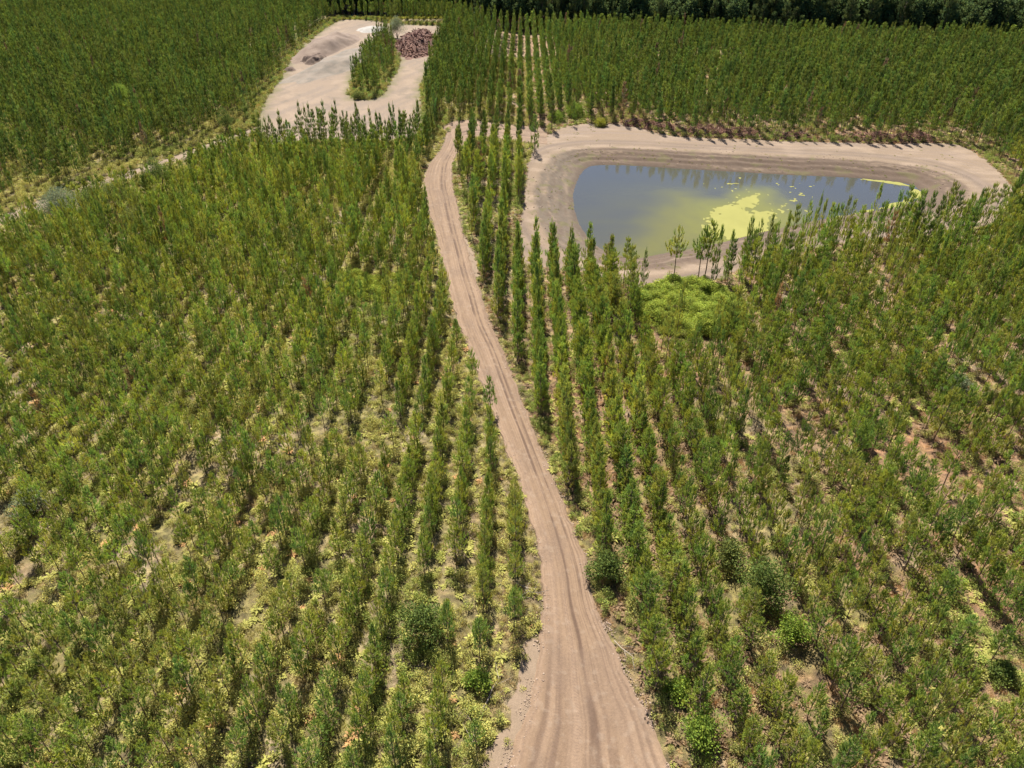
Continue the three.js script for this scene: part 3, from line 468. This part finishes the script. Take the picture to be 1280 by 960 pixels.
// ---------------------------------------------------------------- ground cover
{
  const r = rngOf(77), lists = { bush: [[], [], []], grass: [[], [], []], fern: [[], []] };
  const pal = { yellow: [0.37, 0.34, 0.095], green: [0.22, 0.26, 0.055], olive: [0.29, 0.28, 0.08], tan: [0.50, 0.375, 0.21], straw: [0.42, 0.245, 0.12], brown: [0.21, 0.14, 0.09], bright: [0.26, 0.30, 0.05] };
  for (let n = 0; n < 240000; n++) {
    const far = r(), w = 30 + 250 * Math.pow(far, 0.75), px = -140 + 1560 * r(), depth = w, x = (px - 640) / FPX * depth, z = -(depth - CAM_H * sP) / cP; if (z > -20) continue;
    if (!inView(x, z, 120, 30, 1)) continue;
    const sr = Math.min(sdRoad(x, z), sdBank(x, z) + 0.4, sdClear(x, z), sdTrack(x, z)), pondSide = x > roadSideX(z);
    if (sr < 0.15 || sdThicket(x, z) < -0.3 || sdFern(x, z) < 0) continue;
    if (rough.shoulder(x, z) < 0 && r() < 0.75) continue;
    const patch = fbm(x / 6 + 200, z / 6, 3), lane = Math.abs(rowPhase(x, z) - Math.round(rowPhase(x, z)));
    const keep = pondSide ? 0.52 * smooth(0.32, 0.62, patch) + 0.12 + (lane < 0.22 ? 0.12 : 0) : 0.8 * smooth(0.2, 0.46, patch) + 0.2; if (r() > keep + 0.45 * smooth(4.5, 1, sr)) continue;
    const t = r(), y = groundY(x, z), turn = r() * 6.28, hue = fbm(x / 9 + 60, z / 9 + 33, 3) + 0.3 * (r() - 0.5), sz = 0.6 + 0.75 * r() * r() + (sr < 2 ? -0.1 : 0), v = 0.8 + 0.4 * r();
    let c, L;
    if (pondSide) { if (t < 0.4) { L = lists.grass; c = mix3(pal.tan, pal.straw, clamp(hue * 1.2)); } else if (t < 0.75) { L = lists.bush; c = hue > 0.5 ? pal.olive : pal.green; } else { L = lists.fern; c = hue > 0.5 ? pal.brown : pal.olive; } }
    else if (t < 0.5) { L = lists.grass; c = mix3(pal.tan, pal.yellow, clamp(hue * 1.9 - 0.2)); } else if (t < 0.86) { if (lane > 0.27 && r() < 0.6) continue; L = lists.bush; c = mix3(pal.yellow, hue > 0.6 ? pal.green : pal.olive, clamp(hue * 1.5 - 0.4)); } else { L = lists.fern; c = r() < 0.05 ? pal.straw : pal.olive; }
    const grow = depth > 150 ? 1.25 : 1;
    L[Math.floor(r() * L.length)].push([x, y, z, turn, sz * grow, c.map((q) => q * v), 0.7 + 0.5 * r()]);
  }
  // weeds on the pond bank and the verges
  for (let n = 0; n < 5200; n++) {
    const b = bounds(bankP, 3), x = lerp(b[0], b[1], r()), z = lerp(b[2], b[3], r()), w = sdWater(x, z), e = sdBank(x, z); if (e > 1.5 || w < 0.4) continue;
    const p = fbm(x / 3.2 + 14, z / 3.2, 3); if (p < (w < 10 ? 0.57 : 0.7) && !(e > -1.5 && r() < 0.3)) continue;
    lists.grass[n % 3].push([x, terrain(x, z), z, r() * 6.28, 0.35 + 0.45 * r(), mix3(pal.yellow, pal.green, r()).map((q) => q * 0.9), 0.7]);
  }
  // weeds and brush round the clearing
  { const b = bounds(clearP, 8); for (let n = 0; n < 30000; n++) { const x = lerp(b[0], b[1], r()), z = lerp(b[2], b[3], r()), e = sdClear(x, z); if (e < -0.8 || e > 7 || sdTrack(x, z) < 0.3 || r() < 0.35) continue; (n % 5 < 3 ? lists.bush : lists.grass)[n % 3].push([x, groundY(x, z), z, r() * 6.28, 0.7 + 0.9 * r(), mix3(pal.yellow, pal.green, r()).map((q) => q * (0.7 + 0.4 * r())), 0.9]); } }
  const mk = (name, label, sets, geos, mat) => { const o = new THREE.Group(); o.name = name; top(o); tag(o, label, name.replace('_', ' '), null, 'stuff'); sets.forEach((l, i) => { if (l.length) copies('clump', geos[i], mat, l, o); }); console.log(name, sets.map((l) => l.length).join(' ')); };
  const gm = new THREE.MeshPhysicalMaterial({ vertexColors: true, roughness: 1, specularIntensity: 0.3, transmission: 0.3, thickness: 0, side: THREE.DoubleSide });
  mk('undergrowth', 'low yellow green leafy undergrowth spread between the pine rows', lists.bush, lowBush, gm);
  mk('dry_grass', 'tan dry grass tufts spread over the plantation floor', lists.grass, grassG, gm);
  mk('fern_cover', 'low ferny ground cover scattered among the pines', lists.fern, fernG, gm);
  // creeper thicket by the pond and bright fern patch
  const patchOf = (name, label, P, sd, density, cols, hgt) => { const b = bounds(P, 1), l = [[], [], []]; for (let n = 0; n < (b[1] - b[0]) * (b[3] - b[2]) * density; n++) { const x = lerp(b[0], b[1], r()), z = lerp(b[2], b[3], r()), s = sd(x, z) + 1.5 * edgeN(x, z); if (s > 0) continue; const lift = hgt * 1.5 * smooth(0, 1.6, -s) * clamp(2.6 * fbm(x / 1.5, z / 1.5, 3) - 0.75) * (0.4 + 0.6 * r()), v = 0.8 + 0.4 * r(); l[n % 3].push([x, groundY(x, z) + lift, z, r() * 6.28, 0.8 + 0.6 * r(), mix3(cols[0], cols[1], r()).map((q) => q * v), 0.8]); } mk(name, label, l, lowBush, gm); };
  patchOf('creeper_thicket', 'bright green creeper thicket heaped at the near pond shore', thicketP, sdThicket, 5, [[0.20, 0.255, 0.038], [0.36, 0.40, 0.06]], 1.3);
  patchOf('fern_patch', 'yellow green bracken patch in the rows across the road', fernP, sdFern, 4, [[0.22, 0.27, 0.03], [0.33, 0.34, 0.05]], 0.9);
}

// ---------------------------------------------------------------- far woods
{
  const r = rngOf(4242), woods = new THREE.Group(); woods.name = 'far_woods'; top(woods); tag(woods, 'tall dark woods closing the view beyond the plantation', 'woods', null, 'stuff');
  const crowns = [1, 2, 3].map((s) => bush(3000 + s, { h: 20, rad: 4.2, leaves: 1700, size: 0.95, lobes: 16, stems: 6, low: 0.12 })), tall = [0, 1].map((i) => pine(3100 + i, { h: 8, base: 0.35, reach: 1.3, whorl: 0.4, bushy: true }));
  const A = [[], [], []], B = [[], []], E = [[], [], []];
  for (let x = -340; x < 420; x += 4.2) for (let k = 0; k < 9; k++) {
    const xx = x + 3 * (r() - 0.5), z = woodsZ(xx) - 7 - k * 5.2 - 3 * r(), s = (0.75 + 0.5 * r()) * (k === 0 ? 0.8 : 1), v = 0.8 + 0.4 * r();
    if (r() < 0.62) A[Math.floor(r() * 3)].push([xx, -0.2, z, r() * 6.28, s, [0.085 * v, 0.12 * v, 0.04 * v]]); else B[Math.floor(r() * 2)].push([xx, -0.2, z, r() * 6.28, 2.5 * s, [0.09 * v, 0.12 * v, 0.042 * v]]);
  }
  for (let x = -300; x < 400; x += 3.4) { const xx = x + 3 * (r() - 0.5), open = xx > -75 && xx < -30; if (r() < (open ? 0.25 : 0.5)) continue; const v = 0.8 + 0.4 * r(); E[Math.floor(r() * 3)].push([xx, -0.2, woodsZ(xx) - 1.5 - 3 * r(), r() * 6.28, 0.3 + 0.22 * r() * (open ? 1 : 1.2), [0.19 * v, 0.24 * v, 0.04 * v], 1.0]); }
  const fm = leafMat(1, 1, 1);
  A.forEach((l, i) => { copies('crown', crowns[i].crown, fm, l, woods); copies('trunk', crowns[i].trunk, matBark, l, woods, false); });
  B.forEach((l, i) => { copies('crown', tall[i].crown, fm, l, woods); copies('trunk', tall[i].trunk, matBark, l, woods, false); });
  const hedge = new THREE.Group(); hedge.name = 'woodland_edge'; top(hedge); tag(hedge, 'light green young broadleaf growth along the front of the far woods', 'young growth', null, 'stuff');
  E.forEach((l, i) => { copies('crown', crowns[i].crown, fm, l, hedge); copies('trunk', crowns[i].trunk, matBark, l, hedge, false); });
  const grassStrip = []; for (let n = 0; n < 2600; n++) { const x = -95 + 75 * r(), z = woodsZ(x) + 9 * r() - 2; grassStrip.push([x, -0.05, z, r() * 6.28, 1.2 + 0.9 * r(), mix3([0.30, 0.32, 0.05], [0.40, 0.37, 0.08], r())]); }
  const gs = new THREE.Group(); gs.name = 'grass_strip'; top(gs); tag(gs, 'yellow green grass strip at the back of the clearing', 'grass', null, 'stuff'); copies('clump', grassG[0], matStuffNeedle, grassStrip, gs);
}

// ---------------------------------------------------------------- stockpiles in the clearing
function heap(name, px, py, lenX, lenZ, hgt, turn, seed, colA, colB, roughness, label, category) {
  const [x, z] = G(px, py), n = 44, P = [], C = [], U = [], I = [];
  for (let j = 0; j <= n; j++) for (let i = 0; i <= n; i++) {
    const u = i / n * 2 - 1, v = j / n * 2 - 1, X = u * lenX / 2, Z = v * lenZ / 2, q = Math.hypot(u, v), N = fbm(X / 2.2 + seed, Z / 2.2 + seed, 4), rim = 1 + 0.25 * (noise(Math.atan2(v, u) * 2 + seed, seed) - 0.5);
    P.push(X, hgt * smooth(rim, 0.25, q) * (0.75 + 0.5 * fbm(X / 6 + seed, Z / 6, 2)) + roughness * (N - 0.5) * smooth(rim, rim - 0.3, q) - 0.15, Z); U.push(X, Z); C.push(...mix3(colA, colB, smooth(0.35, 0.65, fbm(X / 1.6, Z / 1.6 + seed, 3))));
    if (i && j) { const k = j * (n + 1) + i, q2 = k - n - 1; I.push(q2 - 1, k - 1, q2, q2, k - 1, k); }
  }
  const g = new THREE.BufferGeometry(); g.setAttribute('position', new THREE.Float32BufferAttribute(P, 3)); g.setAttribute('color', new THREE.Float32BufferAttribute(C, 3)); g.setAttribute('uv', new THREE.Float32BufferAttribute(U, 2)); g.setIndex(I); g.computeVertexNormals();
  const o = new THREE.Group(); o.name = name; top(o); const body = mesh('mound', g, matSand, o); o.position.set(x, terrain(x, z), z); o.rotation.y = turn; tag(o, label, category); return [o, g, body];
}
const matWood = new THREE.MeshStandardMaterial({ vertexColors: true, roughness: 1 });
function sticks(seed, n, fn, lenA, lenB, rad, cols) { const r = rngOf(seed), W = new Tris(); for (let k = 0; k < n; k++) { const o = fn(r), d = dirOf(r); d.y *= 0.45; d.normalize(); const L = lerp(lenA, lenB, r() * r()), q = rad * (0.5 + r()), c = mix3(cols[0], cols[1], r()), m = o.clone().addScaledVector(perp(d, r), L * 0.06); W.tube([o.clone().addScaledVector(d, -L / 2), m, o.clone().addScaledVector(d, L / 2)], [q, q * 0.85, q * 0.35], 4, c); } return W.geo(); }
heap('spoil_mound', 410, 60, 17, 74, 4.2, -0.16, 3, [0.160, 0.111, 0.083], [0.207, 0.151, 0.114], 0.9, 'long grassy-topped spoil mound of brown earth at the clearing', 'spoil mound');
heap('clod_heap', 394, 77, 13, 13, 2.4, 0.2, 13, [0.104, 0.067, 0.050], [0.177, 0.125, 0.093], 2.2, 'lumpy brown clod heap in front of the long spoil mound', 'dirt heap');
heap('dirt_heap', 363, 88, 6, 6, 1.3, 0.5, 23, [0.12, 0.08, 0.06], [0.2, 0.14, 0.105], 1.0, 'small dark dirt heap alone on the pale sand', 'dirt heap');
heap('graded_berm', 437, 76, 20, 95, 3.0, -0.33, 33, [0.156, 0.132, 0.106], [0.216, 0.175, 0.138], 0.6, 'broad low grey berm of graded sand beside the spoil mound', 'sand berm');
heap('sand_heap', 466, 37, 17, 22, 1.2, 0, 43, [0.300, 0.280, 0.254], [0.341, 0.321, 0.295], 0.4, 'low heap of white sand at the back of the clearing', 'sand heap');
{
  const [o, g] = heap('debris_pile', 522, 58, 23, 58, 4.6, -0.04, 53, [0.11, 0.055, 0.04], [0.18, 0.095, 0.07], 2.4, 'great dark red-brown pile of stumps and roots in the clearing', 'debris pile');
  const p = g.attributes.position, pts = []; for (let i = 0; i < p.count; i++) if (p.getY(i) > 0.3) pts.push(i);
  tag(mesh('root_wood', sticks(88, 1500, (r) => { const i = pts[Math.floor(r() * pts.length)]; return V3(p.getX(i) + r() - 0.5, p.getY(i) + 0.25 * r(), p.getZ(i) + r() - 0.5); }, 0.8, 3.2, 0.16, [[0.11, 0.05, 0.038], [0.30, 0.17, 0.125]]), matWood, o), null, null, null, 'stuff');
}
// brush windrow along the far side of the pond track
const brushLabels = ['behind the corner of the pond track', 'with a pale log across it behind the pond track', 'longest of the windrow behind the pond track', 'under the pines half way along the pond track', 'thin and low behind the pond track', 'reddish and tangled near the pond track bend', 'dark and heaped at the pond track bend'];
[[795, 155, 7, 1.7], [822, 159, 9, 1.9], [880, 166, 15, 2.3], [925, 169, 13, 2.1], [990, 172, 11, 1.5], [1085, 174, 17, 2.3], [1140, 175, 14, 2.2]].forEach(([px, py, L, h], k) => {
  const [x, z] = G(px, py), o = new THREE.Group(); o.name = 'brush_pile'; top(o); tag(o, `brown brush pile ${brushLabels[k]}`, 'brush pile'); o.position.set(x, terrain(x, z), z);
  const at = (r) => { const u = r() * 2 - 1, v = r() * 2 - 1; return V3(u * L / 2, h * (1 - u * u) * (1 - v * v) * r() + 0.1, v * 2.8); };
  mesh('twigs', sticks(700 + k, 260 + 24 * L, at, 0.7, 2.8, 0.06, [[0.15, 0.075, 0.055], [0.31, 0.165, 0.12]]), matWood, o);
  for (let q = 0; q < 3; q++) mesh('log', sticks(800 + k * 9 + q, 1, at, 3.2, 4.6, 0.13, [[0.30, 0.20, 0.15], [0.46, 0.35, 0.28]]), matWood, o);
});

// ---------------------------------------------------------------- roadside bits
function branch(px, py, L, turn, seed, label) {
  const [x, z] = G(px, py), r = rngOf(seed), o = new THREE.Group(); o.name = 'fallen_branch'; top(o); tag(o, label, 'fallen branch'); o.position.set(x, groundY(x, z) + 0.28, z); o.rotation.y = turn;
  const W = new Tris(); W.tube([V3(-L / 2, -0.05, 0), V3(-L / 6, 0.08, 0.12), V3(L / 5, 0.03, -0.08), V3(L / 2, 0.1, 0.1)], [0.055, 0.05, 0.035, 0.012], 5, [1, 1, 1]); mesh('stem', W.geo(), matTwig, o);
  for (let k = 0; k < 5; k++) { const T = new Tris(), f = -0.25 + 0.16 * k, s = k % 2 ? 1 : -1, l = L * (0.2 + 0.2 * r()); T.tube([V3(f * L, 0.05, 0), V3(f * L + l * 0.6, 0.15, s * l * 0.5), V3(f * L + l, 0.1 + 0.2 * r(), s * l * 0.8)], [0.028, 0.018, 0.006], 4, [1, 1, 1]); mesh('side_branch', T.geo(), matTwig, o); }
}
branch(612, 872, 4.2, 1.1, 1, 'long bleached fallen branch beside the white sand of the road');
branch(592, 915, 3.4, 1.45, 2, 'thin bleached branch lying along the verge by the white sand');
branch(652, 748, 3.6, 0.5, 3, 'pale fallen branch pointing at the road edge');
branch(661, 738, 2.8, -0.5, 4, 'pale fallen branch crossing another at the road edge');
branch(783, 817, 3.0, -0.9, 5, 'grey fallen branch in the verge on the pond side of the road');
{ const [x, z] = G(547, 321), o = new THREE.Group(); o.name = 'marker_post'; top(o); tag(o, 'dark wooden marker post standing at the dirt road edge', 'post'); o.position.set(x, terrain(x, z), z);
  const dark = new THREE.MeshStandardMaterial({ color: new THREE.Color().setRGB(0.035, 0.03, 0.026), roughness: 0.9 }); const g = new THREE.CylinderGeometry(0.11, 0.13, 1.55, 10); g.translate(0, 0.7, 0); mesh('post', g, dark, o); const c = new THREE.ConeGeometry(0.125, 0.14, 10); c.translate(0, 1.545, 0); mesh('cap', c, dark, o); }
// clods thrown up along the road edges and over the bank
{
  const r = rngOf(99), g = new THREE.IcosahedronGeometry(1, 1), p = g.attributes.position; for (let i = 0; i < p.count; i++) { const n = 0.75 + 0.5 * hash(Math.round(p.getX(i) * 50), Math.round(p.getY(i) * 50 + p.getZ(i) * 91)); p.setXYZ(i, p.getX(i) * n, p.getY(i) * n * 0.7, p.getZ(i) * n); } g.computeVertexNormals();
  const l = []; for (let n = 0; n < 7000; n++) { const t = Math.pow(r(), 1.4), c = r() < 0.7 ? roadRc : roadLc, a = c.getPoint(t), other = (c === roadRc ? roadLc : roadRc).getPoint(t), d = other.clone().sub(a).normalize(), q = (r() + r() - 1) * 0.9 + 0.1, x = a.x + d.x * q, z = a.z + d.z * q; if (fbm(x / 2, z / 2, 2) < 0.45) continue; l.push([x, terrain(x, z) + 0.04, z, r() * 6.28, 0.03 + 0.11 * r() * r() * r(), mix3([0.182, 0.127, 0.094], [0.275, 0.204, 0.154], r())]); }
  const b = bounds(bankP, 0); for (let n = 0; n < 5000; n++) { const x = lerp(b[0], b[1], r()), z = lerp(b[2], b[3], r()), w = sdWater(x, z); if (w < 0.3 || w > 13 || sdBank(x, z) > 0) continue; if (fbm(x / 3, z / 3, 2) < 0.5) continue; l.push([x, terrain(x, z) + 0.02, z, r() * 6.28, 0.04 + 0.16 * r() ** 3, mix3([0.162, 0.114, 0.084], [0.270, 0.204, 0.156], r())]); }
  const o = new THREE.Group(); o.name = 'soil_clods'; top(o); tag(o, 'loose soil clods strewn along road edges and pond bank', 'soil clods', null, 'stuff'); copies('clod', g, new THREE.MeshStandardMaterial({ roughness: 1 }), l, o);
}
renderer.render(scene, camera);
